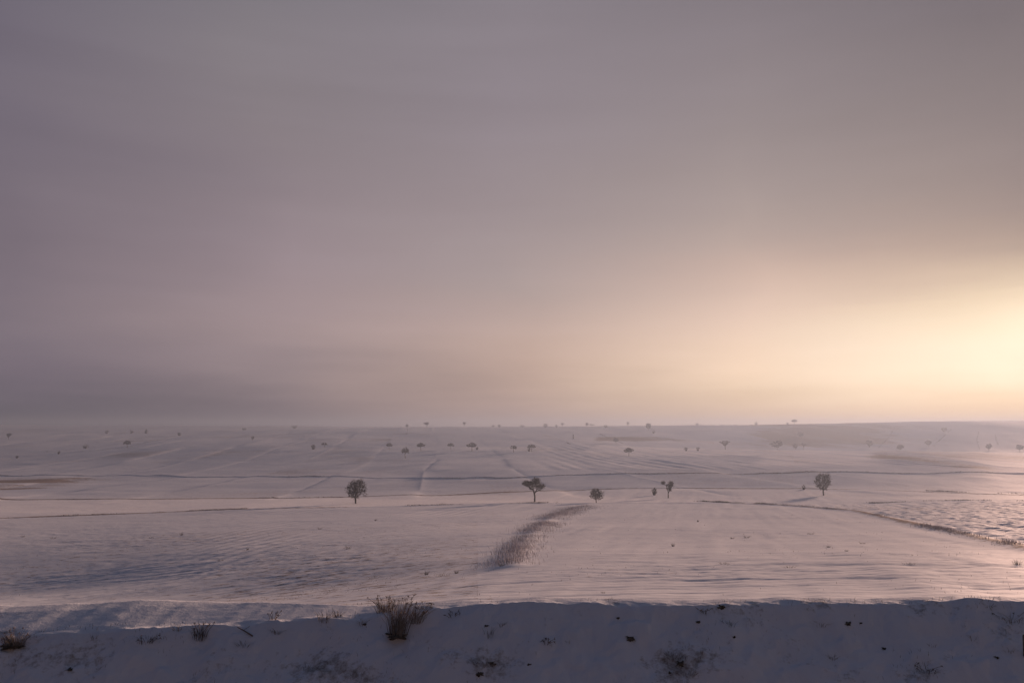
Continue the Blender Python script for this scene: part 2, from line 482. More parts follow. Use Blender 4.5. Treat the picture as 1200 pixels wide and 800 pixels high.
def plant_mat(name, c0, c1, scale, rough=0.85):
    m, nt, N, L, b = nodes_mat(name)
    tc = N.new('ShaderNodeTexCoord'); n = N.new('ShaderNodeTexNoise'); n.inputs['Scale'].default_value = scale
    n.inputs['Detail'].default_value = 3
    L.new(tc.outputs['Object'], n.inputs['Vector'])
    r = N.new('ShaderNodeValToRGB'); r.color_ramp.elements[0].position = .35; r.color_ramp.elements[1].position = .65
    r.color_ramp.elements[0].color = (*c0, 1); r.color_ramp.elements[1].color = (*c1, 1)
    L.new(n.outputs['Fac'], r.inputs[0]); L.new(r.outputs[0], b.inputs['Base Color'])
    b.inputs['Roughness'].default_value = rough
    return m


M_BARK = plant_mat('bark', (0.022, 0.015, 0.012), (0.05, 0.034, 0.027), 3)
M_TWIG = plant_mat('twigs', (0.014, 0.009, 0.008), (0.036, 0.023, 0.02), 2)
M_FROST = plant_mat('frosted_grass', (0.26, 0.225, 0.24), (0.58, 0.54, 0.57), 0.9)
M_DRY = plant_mat('dry_grass', (0.11, 0.09, 0.08), (0.28, 0.245, 0.225), 5)
M_DARKDRY = plant_mat('dark_dry_grass', (0.05, 0.038, 0.03), (0.12, 0.09, 0.07), 5)
M_STEM = plant_mat('weed_stems', (0.06, 0.04, 0.035), (0.15, 0.10, 0.08), 8)
M_EARTH = plant_mat('frozen_earth', (0.018, 0.014, 0.012), (0.05, 0.038, 0.03), 14)
M_WOOD = plant_mat('weathered_wood', (0.05, 0.045, 0.04), (0.12, 0.11, 0.10), 12)


def snow_mat(name, bank=False):
    m, nt, N, L, b = nodes_mat(name)
    tc = N.new('ShaderNodeTexCoord')
    at = N.new('ShaderNodeAttribute'); at.attribute_name = 'soil'

    def noise(scale, vec=(1, 1, 1), detail=4, rough=.55):
        mp = N.new('ShaderNodeMapping'); mp.inputs['Scale'].default_value = vec
        L.new(tc.outputs['Object'], mp.inputs[0])
        n = N.new('ShaderNodeTexNoise'); n.inputs['Scale'].default_value = scale; n.inputs['Detail'].default_value = detail
        n.inputs['Roughness'].default_value = rough; L.new(mp.outputs[0], n.inputs['Vector']); return n.outputs['Fac']

    def mth(op, a, c, clamp=False):
        n = N.new('ShaderNodeMath'); n.operation = op; n.use_clamp = clamp
        for i, v in enumerate((a, c)):
            if isinstance(v, (int, float)): n.inputs[i].default_value = v
            else: L.new(v, n.inputs[i])
        return n.outputs[0]
    if bank:
        n1 = noise(7.0, detail=6, rough=.65); n2 = noise(0.9); n3 = noise(26.0, detail=3)
    else:
        n1 = noise(1.6, (0.6, 1, 1), 6, .65); n2 = noise(0.06); n3 = noise(6.0, (.7, 1, 1), 3)
    # soil and stubble showing where the cover is thin
    k = mth('ADD', mth('MULTIPLY', n1, 1.0), mth('MULTIPLY', n3, 0.35))
    thr = mth('SUBTRACT', 1.02, mth('MULTIPLY', at.outputs['Fac'], 0.62))
    s = mth('MULTIPLY', mth('SUBTRACT', k, thr), 3.0 if bank else 6.0, True)
    snow = N.new('ShaderNodeMix'); snow.data_type = 'RGBA'
    # snow tone with light painted in: shaded fields dull and bluish, sunlit ones bright
    ac = N.new('ShaderNodeAttribute'); ac.attribute_name = 'painted_light'
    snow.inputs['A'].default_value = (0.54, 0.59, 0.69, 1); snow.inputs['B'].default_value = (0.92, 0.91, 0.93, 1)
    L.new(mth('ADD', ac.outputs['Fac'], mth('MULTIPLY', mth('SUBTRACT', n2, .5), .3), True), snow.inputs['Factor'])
    soil = N.new('ShaderNodeMix'); soil.data_type = 'RGBA'
    soil.inputs['A'].default_value = (0.12, 0.10, 0.085, 1) if bank else (0.17, 0.115, 0.085, 1)
    soil.inputs['B'].default_value = (0.27, 0.23, 0.20, 1) if bank else (0.30, 0.22, 0.17, 1)
    L.new(n3, soil.inputs['Factor'])
    mx = N.new('ShaderNodeMix'); mx.data_type = 'RGBA'
    L.new(s, mx.inputs['Factor']); L.new(snow.outputs['Result'], mx.inputs['A']); L.new(soil.outputs['Result'], mx.inputs['B'])
    L.new(mx.outputs['Result'], b.inputs['Base Color'])
    b.inputs['Roughness'].default_value = 1.0
    b.inputs['Specular IOR Level'].default_value = 0.0
    bp = N.new('ShaderNodeBump'); bp.inputs['Strength'].default_value = 0.5 if bank else 0.22
    bp.inputs['Distance'].default_value = 0.03 if bank else 0.06
    L.new(mth('ADD', n1, mth('MULTIPLY', n3, .5)), bp.inputs['Height']); L.new(bp.outputs[0], b.inputs['Normal'])
    gl = N.new('ShaderNodeBsdfGlossy'); gl.inputs['Roughness'].default_value = 0.6; gl.inputs['Color'].default_value = (.9, .9, .95, 1)
    L.new(bp.outputs[0], gl.inputs['Normal'])
    ms = N.new('ShaderNodeMixShader'); ms.inputs[0].default_value = 0.05
    L.new(b.outputs[0], ms.inputs[1]); L.new(gl.outputs[0], ms.inputs[2]); L.new(ms.outputs[0], nt.nodes['Material Output'].inputs['Surface'])
    return m


M_SNOW = snow_mat('snow_fields'); M_BANK = snow_mat('snow_bank', True)

# ---------------------------------------------------------------- ground
azf = np.linspace(-R(46), R(46), 1240)
azr = np.linspace(R(46), R(314), 92)[1:-1]
AZ = np.concatenate([azf, azr])
rows = [18.5]
while rows[-1] < 2500: rows.append(rows[-1] + max(0.06, 0.0031 * rows[-1]))
RY = np.array(rows)
ca = np.cos(AZ)
sec = 1 / np.maximum(ca, math.cos(R(50)))
A2, R2 = np.meshgrid(AZ, RY)
RHO = np.minimum(R2 * sec[None, :], 2600)
X = RHO * np.sin(A2); Yr = RHO * np.cos(A2)
Yeff = np.maximum(Yr, RHO * math.cos(R(50)))
zb = table_z(np.clip(X, -1.25 * Yeff, 1.25 * Yeff), Yeff)
ix, iy = img_of(X, Yeff, zb)
Z = zb + detail_z(X, Yeff, ix, iy)


def blob(x, y, cx, cy, rx, ry, p=2):
    return np.exp(-(np.abs((x - cx) / rx) ** p + np.abs((y - cy) / ry) ** p))


def soil_mask(X, Y, x, y):
    s = 0.30 * np.ones_like(x)
    s += 0.22 * fbm(X / 30, Y / 45, 3, 51)
    far = sstep(225, 260, Y)
    c1 = np.floor((X + .10 * Y + 12 * vnoise(X * 0, Y / 200, 3)) / 46).astype(int); c2 = np.floor((Y + .12 * X) / 140).astype(int)
    s += far * 0.24 * (_lat[c1 & 255, c2 & 255] - .35)
    c1 = np.floor((X - .35 * Y) / 90).astype(int); c2 = np.floor((Y + .1 * X) / 60).astype(int)
    s += far * 0.16 * (_lat[(c1 + 91) & 255, (c2 + 7) & 255] - .4)
    # thin cover: brown field far left, strip by the middle trees, hill field on the right
    e = 0.5 * (y - 567) - 0.06 * (x - 60)
    s += (.85 + 1.0 * fbm(X / 60, Y / 14, 3, 57)) * sstep(200, 40, x) * np.exp(-np.abs((y - (567.5 - 0.055 * (x - 20))) / (2 + 5 * sstep(160, 0, x))) ** 3)
    s += 0.65 * np.exp(-((y - 514.5) / 3.0) ** 4) * sstep(690, 705, x) * sstep(830, 740, x)
    s += 0.65 * blob(x, y, 960, 510, 85, 14, 4)
    s += 0.45 * np.exp(-((y - (530 + 0.13 * (x - 1000))) / 4.0) ** 2) * sstep(1000, 1040, x) * sstep(1190, 1150, x)
    s += 0.15 * np.exp(-((y - (533 - 0.02 * (x - 200))) / 4.0) ** 2) * sstep(80, 130, x) * sstep(520, 300, x)
    s += 0.25 * np.exp(-((y - 535) / 6.0) ** 2) * sstep(1000, 1050, x)
    s += 0.30 * np.exp(-(side_dist(X, Y, LINE_ROAD) / 1.5) ** 2) + 0.6 * np.exp(-(side_dist(X, Y, LINE_MID) / 1.2) ** 2)
    s += 0.75 * np.exp(-(side_dist(X, Y, LINE_LEFT) / 1.6) ** 2) * sstep(460, 380, x)
    de = edge_dist(X, Y)
    s += (0.6 * np.exp(-(de / 0.9) ** 2) + 0.14 * sstep(0, 2, de)) * (1 - sstep(185, 200, Y))
    s += 0.15 * (x < 560) * (Y < 120)
    s = np.where(Y > 1400, 0.3, s)
    return np.clip(s, 0, 1.3)


S = soil_mask(X, Yeff, ix, iy)


def painted_light_mask(X, Y, x, y):  # sunlit and shaded field bands painted into the snow colour
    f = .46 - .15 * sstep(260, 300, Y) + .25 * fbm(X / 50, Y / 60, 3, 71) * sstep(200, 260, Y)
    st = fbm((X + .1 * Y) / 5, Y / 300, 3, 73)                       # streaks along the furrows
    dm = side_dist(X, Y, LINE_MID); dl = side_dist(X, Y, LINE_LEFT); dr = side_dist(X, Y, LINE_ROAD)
    f += .34 * sstep(0, 3, dl) * sstep(0, -3, dm) * sstep(820, 640, x) * (.75 + .5 * sstep(200, 500, x))   # sunlit band painted behind the near trees
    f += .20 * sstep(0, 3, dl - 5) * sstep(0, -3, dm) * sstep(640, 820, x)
    f -= .30 * sstep(0, 4, dm) * sstep(0, -4, dr) * sstep(600, 680, x) * sstep(1060, 960, x + (y - 560) * 4)  # shaded valley band painted darker and bluer
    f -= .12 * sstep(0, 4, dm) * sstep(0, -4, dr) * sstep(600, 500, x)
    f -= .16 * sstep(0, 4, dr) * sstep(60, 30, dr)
    f += terraces(x, y, Y) * (.7 + 1.5 * st)  # sunlight on the terraces painted in, with streaks
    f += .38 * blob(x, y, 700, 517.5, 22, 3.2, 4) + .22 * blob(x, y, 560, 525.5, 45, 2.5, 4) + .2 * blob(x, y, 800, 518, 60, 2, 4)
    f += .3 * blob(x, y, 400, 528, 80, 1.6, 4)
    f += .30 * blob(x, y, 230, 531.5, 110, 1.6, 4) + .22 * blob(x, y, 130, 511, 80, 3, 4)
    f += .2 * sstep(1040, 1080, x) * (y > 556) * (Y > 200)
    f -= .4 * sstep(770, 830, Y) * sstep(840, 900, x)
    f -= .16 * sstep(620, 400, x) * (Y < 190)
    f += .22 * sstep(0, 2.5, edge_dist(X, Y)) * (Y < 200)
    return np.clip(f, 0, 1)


LIT = painted_light_mask(X, Yeff, ix, iy)
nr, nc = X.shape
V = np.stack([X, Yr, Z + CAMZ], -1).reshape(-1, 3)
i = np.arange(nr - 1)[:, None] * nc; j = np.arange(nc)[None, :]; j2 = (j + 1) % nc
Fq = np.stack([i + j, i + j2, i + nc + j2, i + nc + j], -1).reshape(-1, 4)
gnd = mesh_obj('ground', V, Fq, M_SNOW, smooth=True, attrs={'soil': S.ravel(), 'painted_light': LIT.ravel()})
tag(gnd, kind='structure')
ZLOW, ZHIGH = float(V[:, 2].min()), float(V[:, 2].max())
print('ground z', ZLOW, ZHIGH, nr, nc)

# near bank and the verge the camera stands on
bx = np.concatenate([np.linspace(-70, -15, 60)[:-1], np.arange(-15, 15.001, 0.035), np.linspace(15, 70, 60)[1:]])
by = np.concatenate([np.linspace(-60, 12.4, 90)[:-1], np.arange(12.4, 18.6, 0.035), np.arange(18.6, 25, 0.12)])
BX, BY = np.meshgrid(bx, by)
BZ = bank_z(BX, BY)
bimx, bimy = img_of(BX, np.maximum(BY, 1), BZ - CAMZ)
bs = 0.2 + 0.75 * np.maximum(fbm(BX / 1.1, BY / .8, 3, 61), 0) + 0.6 * blob(bimx, bimy, 575, 778, 40, 25) + 0.45 * blob(bimx, bimy, 800, 780, 45, 22) \
    + 0.35 * blob(bimx, bimy, 1180, 740, 40, 22) + 0.3 * blob(bimx, bimy, 1085, 785, 30, 12) + 0.35 * blob(bimx, bimy, 360, 785, 90, 25) \
    + 0.4 * np.exp(-((BY - 17.0) / .35) ** 2) * (vnoise(BX / .5, BX * 0, 66) + .3)
bs = bs + 1.4 * sstep(9.6, 8.4, BY)  # unseen verge bared of snow to cut light bounced onto the bank
nr, nc = BX.shape
V = np.stack([BX, BY, BZ], -1).reshape(-1, 3)
i = np.arange(nr - 1)[:, None] * nc; j = np.arange(nc - 1)[None, :]
Fq = np.stack([i + j, i + j + 1, i + nc + j + 1, i + nc + j], -1).reshape(-1, 4)
tag(mesh_obj('snow_bank', V, Fq, M_BANK, smooth=True, attrs={'soil': np.clip(bs, 0, 1.6).ravel(), 'painted_light': np.full(bs.size, .42)}), kind='structure')


# unseen dark asphalt added under the camera to cut bounced light, with painted edge line
M_ROAD = plant_mat('asphalt', (0.035, 0.035, 0.037), (0.06, 0.06, 0.062), 4)
M_LINE = plant_mat('road_paint', (0.6, 0.6, 0.58), (0.75, 0.75, 0.73), 9)


def sheet(name, xs, ys, lift, mat):
    XX, YY = np.meshgrid(xs, ys); ZZ = bank_z(XX, YY) + lift; nr_, nc_ = XX.shape
    ii = np.arange(nr_ - 1)[:, None] * nc_; jj = np.arange(nc_ - 1)[None]
    f_ = np.stack([ii + jj, ii + jj + 1, ii + nc_ + jj + 1, ii + nc_ + jj], -1).reshape(-1, 4)
    return tag(mesh_obj(name, np.stack([XX, YY, ZZ], -1).reshape(-1, 3), f_, mat, smooth=True), kind='structure')


sheet('unseen_road', np.linspace(-65, 65, 60), np.linspace(-4.5, 3.6, 12), .010, M_ROAD)
sheet('unseen_road_edge_line', np.linspace(-65, 65, 60), np.array([3.2, 3.32]), .014, M_LINE)


# ---------------------------------------------------------------- trees
def crown_points(kind, n, w, h, rg):
    """points inside the crown: x, y about the axis, z from the ground; w, h full sizes"""
    out = []
    while len(out) < n:
        p = rg.uniform(-1, 1, 3)
        if kind == 'round':
            if np.linalg.norm(p) > 1 + .08 * rg.standard_normal(): continue
            q = (p[0] * w / 2, p[1] * w / 2, h * (.61 + .39 * p[2]))
        elif kind == 'upright':
            if (abs(p[0]) ** 2.6 + abs(p[1]) ** 2.6 + abs(p[2]) ** 2.6) > 1: continue
            q = (p[0] * w / 2, p[1] * w / 2, h * (.63 + .37 * p[2]))
        elif kind == 'vase':
            t = rg.random() ** .6; r = w / 2 * (0.10 + 0.9 * t ** 1.1)
            if math.hypot(p[0], p[1]) > 1: continue
            q = (p[0] * r, p[1] * r, h * (.36 + .62 * t - .16 * (p[0] ** 2 + p[1] ** 2) * t))
        elif kind == 'umbrella':
            if math.hypot(p[0], p[1]) > 1: continue
            rr = p[0] ** 2 + p[1] ** 2
            q = (p[0] * w / 2, p[1] * w / 2, h * (.99 - .30 * rr - .46 * abs(p[2]) * (1 - .45 * rr)))
        elif kind == 'leaning':          # open crown, flat arm reaching left, lobe low on the right
            c = rg.integers(0, 4)
            cx, cz, rx, rz = [(-.30, .74, .20, .11), (-.06, .66, .18, .20), (.27, .60, .22, .15), (.08, .84, .18, .14)][c]
            if np.linalg.norm(p) > 1: continue
            q = ((cx + rx * p[0]) * w, .32 * p[1] * w, (cz + rz * p[2]) * h)
        elif kind == 'forked':           # vase with one bare arm to the left
            c = rg.integers(0, 5)
            cx, cz, rx, rz = [(.14, .72, .30, .24), (.12, .60, .22, .22), (.26, .82, .16, .16), (-.36, .88, .13, .10), (.05, .5, .15, .15)][c]
            if np.linalg.norm(p) > 1: continue
            q = ((cx + rx * p[0]) * w, .3 * p[1] * w, (cz + rz * p[2]) * h)
        else:                            # bush
            if np.linalg.norm(p) > 1: continue
            q = (p[0] * w / 2, p[1] * w / 2, h * (.5 + .5 * p[2]))
            if q[2] < .05 * h: continue
        out.append(q)
    P = np.array(out)
    if kind != 'bush' and not (kind == 'round' and n > 600):                   # gaps and clumps
        s0 = rg.random() * 80
        g_ = vnoise(P[:, 0] / (w * .17) + s0, P[:, 2] / (h * .13) + P[:, 1] / (w * .3) + s0)
        P = P[g_ > -.22]
    if kind in ('round', 'upright', 'bush', 'vase', 'umbrella'):   # uneven outline
        a = np.arctan2(P[:, 1], P[:, 0]); s = rg.random() * 50
        f = 1 + (.28 if kind == 'upright' else .62) * vnoise(a * 1.6 + s, P[:, 2] / h * 5 + s)
        P[:, 0] *= f; P[:, 1] *= f; P[:, 2] += h * .16 * vnoise(P[:, 0] / w * 3.5 + s, a * 0 + 3) * (kind != 'umbrella')
    return P


def make_tree(x, y, hpx, wpx, kind, label, group, seed, name=None, cat='tree'):
    rg = np.random.default_rng(seed)
    X0, Y0 = base_hit(x, y)
    z0 = float(ground_z(X0, Y0)[0])
    # stand it where the photographed foot row meets the ground with its detail
    for _ in range(4):
        zz = float(ground_z(X0, Y0)[0]); yy = float(row_of((zz - CAMZ) / Y0))
        if abs(yy - y) < .4 or Y0 > 640: break
        t = float(row_t(y)); s = (zz - CAMZ) / t
        if s > 0 and abs(s - Y0) < .25 * Y0: X0 *= s / Y0; Y0 = s
    z0 = float(ground_z(X0, Y0)[0])
    px = Y0 / F
    h = hpx * px * 1.02; w = wpx * px
    small = hpx < 13
    n = {True: 190, False: 520}[small]
    if hpx > 20: n = 720
    if hpx < 6: n = 80
    tips = crown_points(kind, int(n * 1.35), w, h, rg); n = len(tips)
    th = {'round': .26, 'upright': .26, 'vase': .22, 'umbrella': .5, 'leaning': .22, 'forked': .22, 'bush': .06}[kind] * h
    lean = rg.uniform(-.04, .04, 2) * h * (0 if kind == 'bush' else 1)
    nodes = [np.array([0, 0, -0.15 * 1.0])]; par = [-1]
    for q in range(1, 5):
        f = q / 4; nodes.append(np.array([lean[0] * f, lean[1] * f, th * f]) + rg.normal(0, .008, 3) * h * (q < 4)); par.append(q - 1)
    if kind == 'bush':
        for q in range(7):
            a = rg.random() * 6.28
            nodes.append(np.array([math.cos(a) * w * .16, math.sin(a) * w * .16, -0.05])); par.append(-1)
    top = nodes[4]
    order = np.argsort(np.linalg.norm(tips - top, axis=1))
    cap = len(nodes) + n * 3 + 5
    NA = np.zeros((cap, 3)); NA[:len(nodes)] = nodes; cnt = len(nodes)
    dist0 = np.zeros(cap); dist0[:cnt] = 0
    dist0[:4] = 1e9 if kind != 'bush' else 0
    for q in order:
        t = tips[q]
        d = np.linalg.norm(NA[:cnt] - t, axis=1) + 0.38 * dist0[:cnt]
        d = d + 0.5 * np.maximum(NA[:cnt, 2] - t[2], 0)
        k = int(np.argmin(d)); p0 = NA[k]
        L_ = np.linalg.norm(t - p0)
        for f in (.5, 1.0):
            pt = p0 + (t - p0) * f
            if f < 1: pt = pt + rg.normal(0, .06, 3) * L_ + np.array([0, 0, .05 * L_])
            NA[cnt] = pt; par.append(k); base = 0 if dist0[k] > 1e8 else dist0[k]
            dist0[cnt] = base + L_ / 2; k = cnt; cnt += 1
    NA = NA[:cnt]; par = np.array(par)
    leaf = np.zeros(cnt); hasc = np.zeros(cnt, bool); hasc[par[par >= 0]] = True
    leaf[~hasc] = 1
    for q in range(cnt - 1, 0, -1):
        if par[q] >= 0: leaf[par[q]] += leaf[q]
    rt = h * (.034 if kind != 'bush' else .012)
    rad = rt * (leaf / leaf[1 if kind != 'bush' else 5:].max()) ** .46
    rmin = max(0.012, (0.34 if small else 0.14) * px)
    rad = np.clip(rad, rmin, rt)
    e = np.where(par >= 0)[0]
    P0, P1 = NA[par[e]], NA[e]
    ra, rb = np.minimum(rad[par[e]], rad[e] * 1.5), rad[e]
    thick = (leaf[e] > leaf[0 if kind != 'bush' else 5:].max() * .045) if kind != 'bush' else np.zeros(len(e), bool)
    # outer twigs
    tn = 3 if small else 5
    tp = np.repeat(NA[~hasc], tn, 0); dirs = tp - np.repeat(NA[par[~hasc]], tn, 0)
    dirs /= np.linalg.norm(dirs, axis=1, keepdims=True) + 1e-9
    dirs = dirs + rg.normal(0, .55, dirs.shape); dirs[:, 2] += .15
    dirs /= np.linalg.norm(dirs, axis=1, keepdims=True)
    tl = h * rg.uniform(.03, .085 if small else .12, (len(tp), 1))
    st = tp - (tp - np.repeat(NA[par[~hasc]], tn, 0)) * rg.random((len(tp), 1)) * .9
    A = np.concatenate([P0[~thick], st]); B = np.concatenate([P1[~thick], st + dirs * tl])
    rA = np.concatenate([ra[~thick], np.full(len(tp), rmin * .8)]); rB = np.concatenate([rb[~thick], np.full(len(tp), rmin * .35)])
    nm = name or ('bare_tree' if kind != 'bush' else 'shrub')
    root = empty(nm, (X0, Y0, z0))
    tag(root, label, cat if kind != 'bush' else 'shrub', group)
    if thick.any():
        Vt, Ft = tubes(P0[thick], P1[thick], ra[thick], rb[thick], 7 if hpx > 13 else 5)
        mesh_obj('trunk', Vt, Ft, M_BARK, root, smooth=True)
    Vt, Ft = tubes(A, B, rA, rB, 3)
    mesh_obj('crown' if kind != 'bush' else 'twigs', Vt, Ft, M_TWIG, root)
    if kind == 'bush':
        a = rg.random(9) * 6.28; q0 = np.stack([np.cos(a) * w * .1, np.sin(a) * w * .1, 0 * a - .1], 1)
        Vt, Ft = tubes(q0, q0 * [2.2, 2.2, 0] + [0, 0, h * .45], rmin * 2.2, rmin * 1.2, 5)
        mesh_obj('stems', Vt, Ft, M_BARK, root)


G1, G2, G3, G4 = 'bare trees on the near fields', 'bare trees along the middle fields', 'faint trees on the far ridge', 'shrubs on the far slopes'
TREES = [
    # near fields
    (417, 590, 27, 21, 'round', 'largest bare tree with dense round crown on short straight trunk, left of centre', G1),
    (626, 588, 27, 27, 'leaning', 'open bare tree with crown spread flat to the left, near the centre', G1),
    (699, 589, 16, 15, 'round', 'small round bare tree just beyond the end of the overgrown grass strip', G1),
    (783, 583, 19, 15, 'forked', 'forked bare tree with one thin arm to the left, right of a small bush', G1),
    (767, 580, 8, 6, 'bush', 'small dark bush close to the left of the forked bare tree', G1),
    (965, 580, 24.5, 16, 'upright', 'bare tree with dense squarish crown and slim trunk, alone on the right near fields', G1),
    (942, 573, 5, 5, 'bush', 'tiny bush on the field edge just left of the squarish tree', G1),
    # middle fields
    (149, 525, 8.5, 9, 'umbrella', 'dark flat-topped tree alone on the grey slope at the far left', G2),
    (367, 527, 6, 5, 'bush', 'slim dark bush, lower left one of a pair on the left slope', G2),
    (380, 525, 6, 7, 'umbrella', 'small wide tree just right of and above a slim dark bush', G2),
    (456, 527, 7.5, 7, 'umbrella', 'small round tree left of and higher than the long-trunked leaning tree', G2),
    (475, 536, 12.5, 9, 'umbrella', 'long-trunked tree with tiny flat crown, standing lowest of the middle row', G2),
    (493, 528, 9, 10, 'umbrella', 'dark mushroom-shaped tree right of the long-trunked flat-crowned tree', G2),
    (528, 526, 7, 8, 'umbrella', 'small umbrella-shaped tree midway between the mushroom-shaped tree and the wide tree with a seedling', G2),
    (553, 528, 10, 11, 'umbrella', 'wide umbrella tree with a tiny bush at its right foot', G2),
    (559, 527, 3.5, 3.5, 'bush', 'tiny bush at the right foot of the wide umbrella tree', G2),
    (602, 530, 8.5, 7, 'umbrella', 'small flat-topped tree left of the pair of tree and bush near the centre', G2),
    (623, 529, 8.5, 10, 'umbrella', 'flat-topped tree with a small bush at its left foot, near the centre', G2),
    (620, 529, 4, 4, 'bush', 'small bush at the left foot of the flat-topped tree near the centre', G2),
    (737, 534, 10, 10, 'umbrella', 'flat-crowned tree on a thin trunk below the brown stubble strip', G2),
    (850, 527, 10.5, 11, 'vase', 'wide bare tree on the terrace edge left of the big hazy round tree', G2),
    (911, 527, 11, 14, 'round', 'big hazy round tree at the foot of the brown hill field', G2),
    (932, 527, 7, 6, 'round', 'small hazy tree right of the big round one, left of its twin', G2),
    (942, 527, 7.5, 6, 'vase', 'small hazy tree, right one of the twins by the big round tree', G2),
    (1019, 524, 9, 8, 'round', 'faint tree at the right corner of the brown hill field', G2),
    (1055, 528, 7, 8, 'round', 'dark little tree on the lip of the bright sunlit field', G2),
    (1088, 522, 7.5, 7, 'round', 'faint tree beside the diagonal hedge line on the right hill', G2),
    (1159, 527, 8, 6, 'round', 'small dark tree on the lip of the field, second from the right edge', G2),
    (1195, 528, 8, 8, 'round', 'small brownish tree on the lip of the field at the right edge', G2),
    (722, 520, 6, 6, 'round', 'faint tree above the brown stubble strip right of centre', G2),
    (804, 528, 4.5, 5, 'bush', 'left one of two low bushes on the terrace edge right of centre', G2),
    (818, 528, 4.5, 4, 'bush', 'right one of two low bushes on the terrace edge right of centre', G2),
    (10, 515, 7, 7, 'vase', 'small dark tree nearest the left edge of the picture', G2),
    (20, 536, 3, 4, 'bush', 'lowest tiny bush on the grey slope at the left edge', G2),
    (69, 531, 3.5, 3, 'bush', 'tiny bush on the thin track line at the far left', G2),
    (100, 525, 4.5, 7, 'bush', 'low wide dark bush between the track line and the lone flat-topped tree', G2),
    (296, 518, 5, 4, 'round', 'tiny dark tree alone on the pale left slope', G2),
    # far ridge
    (125, 508, 4, 4, 'bush', 'leftmost bush of three on the dark far-left field edge', G4),
    (154, 508, 4, 5, 'bush', 'middle bush of three on the dark far-left field edge', G4),
    (171, 508, 5, 4, 'bush', 'rightmost, tallest bush of three on the dark far-left field edge', G4),
    (210, 510, 4, 5, 'bush', 'bush at the right tip of the pale far-left field', G4),
    (286, 504, 2.5, 6, 'bush', 'faint low bush high on the misty left slope', G4),
    (345, 502, 3.5, 9, 'bush', 'wide faint thicket high on the misty left slope', G4),
    (477, 502.5, 4.5, 3, 'round', 'faint small tree at the top of a dark line down the far slope', G3),
    (500, 502, 6.5, 8, 'vase', 'largest faint tree on the ridge left of centre', G3),
    (544, 500.5, 6, 4, 'vase', 'thin faint tree on the ridge right of the largest one', G3),
    (578, 501.5, 3.5, 3.5, 'round', 'left one of two tiny faint trees on the central ridge', G3),
    (585, 501, 4, 3.5, 'round', 'right one of two tiny faint trees on the central ridge', G3),
    (612, 501, 3.5, 5, 'round', 'tiny faint tree alone on the ridge right above the centre tree', G3),
    (639, 501.5, 5.5, 6, 'round', 'darker faint tree on the ridge with a dot of scrub at its right foot', G3),
    (652, 501, 4, 3, 'round', 'thin small tree between two darker ones on the ridge', G3),
    (659, 500, 4.5, 5, 'vase', 'faint tree on the ridge just right of a thin small one', G3),
    (688, 500, 4.5, 4, 'round', 'left one of a close pair of trees on the skyline', G3),
    (693.5, 500, 3.5, 6, 'umbrella', 'wide flat right one of a close pair of trees on the skyline', G3),
    (710, 501, 3, 5, 'bush', 'low faint bush on the skyline right of the close pair', G3),
    (736, 499.5, 4.5, 4, 'round', 'small tree on the skyline midway between the close pair and the tall oval tree', G3),
    (760, 504, 8, 6, 'upright', 'tall oval faint tree cutting the skyline right of centre', G3),
    (766, 508, 4, 4, 'bush', 'small bush just below the tall oval faint tree', G3),
    (817, 498.5, 2.5, 4, 'bush', 'tiny bush on the skyline above the lone terrace tree', G3),
    (886, 497.5, 3.5, 4, 'bush', 'faint bush on the skyline left of the T-shaped tree', G3),
    (923, 497.5, 2.5, 3, 'bush', 'tiny bush at the left of the T-shaped tree on the skyline', G3),
    (931, 497.5, 6, 6, 'umbrella', 'T-shaped tree standing clear on the right-hand skyline', G3),
    (938, 513, 7, 8, 'round', 'very faint tree inside the brown hill field', G3),
    (1107, 507, 6.5, 6, 'round', 'faint tree at the upper end of the diagonal hedge on the right hill', G3),
]
for q, (x, y, h, w, k, lab, g) in enumerate(TREES):
    make_tree(x, y, h, w, k, lab, g, 100 + q)


# ---------------------------------------------------------------- hedge and grass lines (uncountable growth)
def grass_band(name, P, label, half, hgt, n, mat, width, seed, clump=0.0, cat='grass', fade=None, scl=12.0):
    rg = np.random.default_rng(seed)
    d = np.diff(P, axis=0); L_ = np.r_[0, np.cumsum(np.hypot(d[:, 0], d[:, 1]))]
    s = rg.random(n * 3) * L_[-1]
    k = vnoise(s / scl, 0 * s, seed) + .5 + .5 * (vnoise(s / (scl * .2), 0 * s, seed + 3))
    s = s[rg.random(len(s)) < np.clip((k - clump) * 2.2, 0, 1)][:n]
    x = np.interp(s, L_, P[:, 0]); y = np.interp(s, L_, P[:, 1])
    tx = np.interp(s, L_[:-1] + .01, d[:, 0]); ty = np.interp(s, L_[:-1] + .01, d[:, 1]); l = np.hypot(tx, ty) + 1e-9
    f = s / L_[-1]
    if fade is not None: hw = half * fade(f)
    else: hw = half * np.ones_like(f)
    o = rg.normal(0, .5, len(s)) * hw * 1.2 + hw * .5 * vnoise(s / 3, 0 * s, seed + 9)
    x = x - ty / l * o; y = y + tx / l * o
    z = ground_z(x, y) - .03
    hh = hgt * rg.uniform(.45, 1.1, len(s)) * (0.7 + .8 * (vnoise(s / 2.5, 0 * s, seed + 5) + .3)) * (hw / half) ** .5
    hh = np.maximum(hh, .06)
    lean = rg.normal(0, .28, (len(s), 3)) * hh[:, None]; lean[:, 0] -= .18 * hh; lean[:, 2] = 0
    V, Fq = blades(np.stack([x, y, z], 1), hh, lean, width * rg.uniform(.6, 1.4, len(s)), rg)
    o = mesh_obj(name, V, Fq, mat)
    return tag(o, label, cat, None, 'stuff')


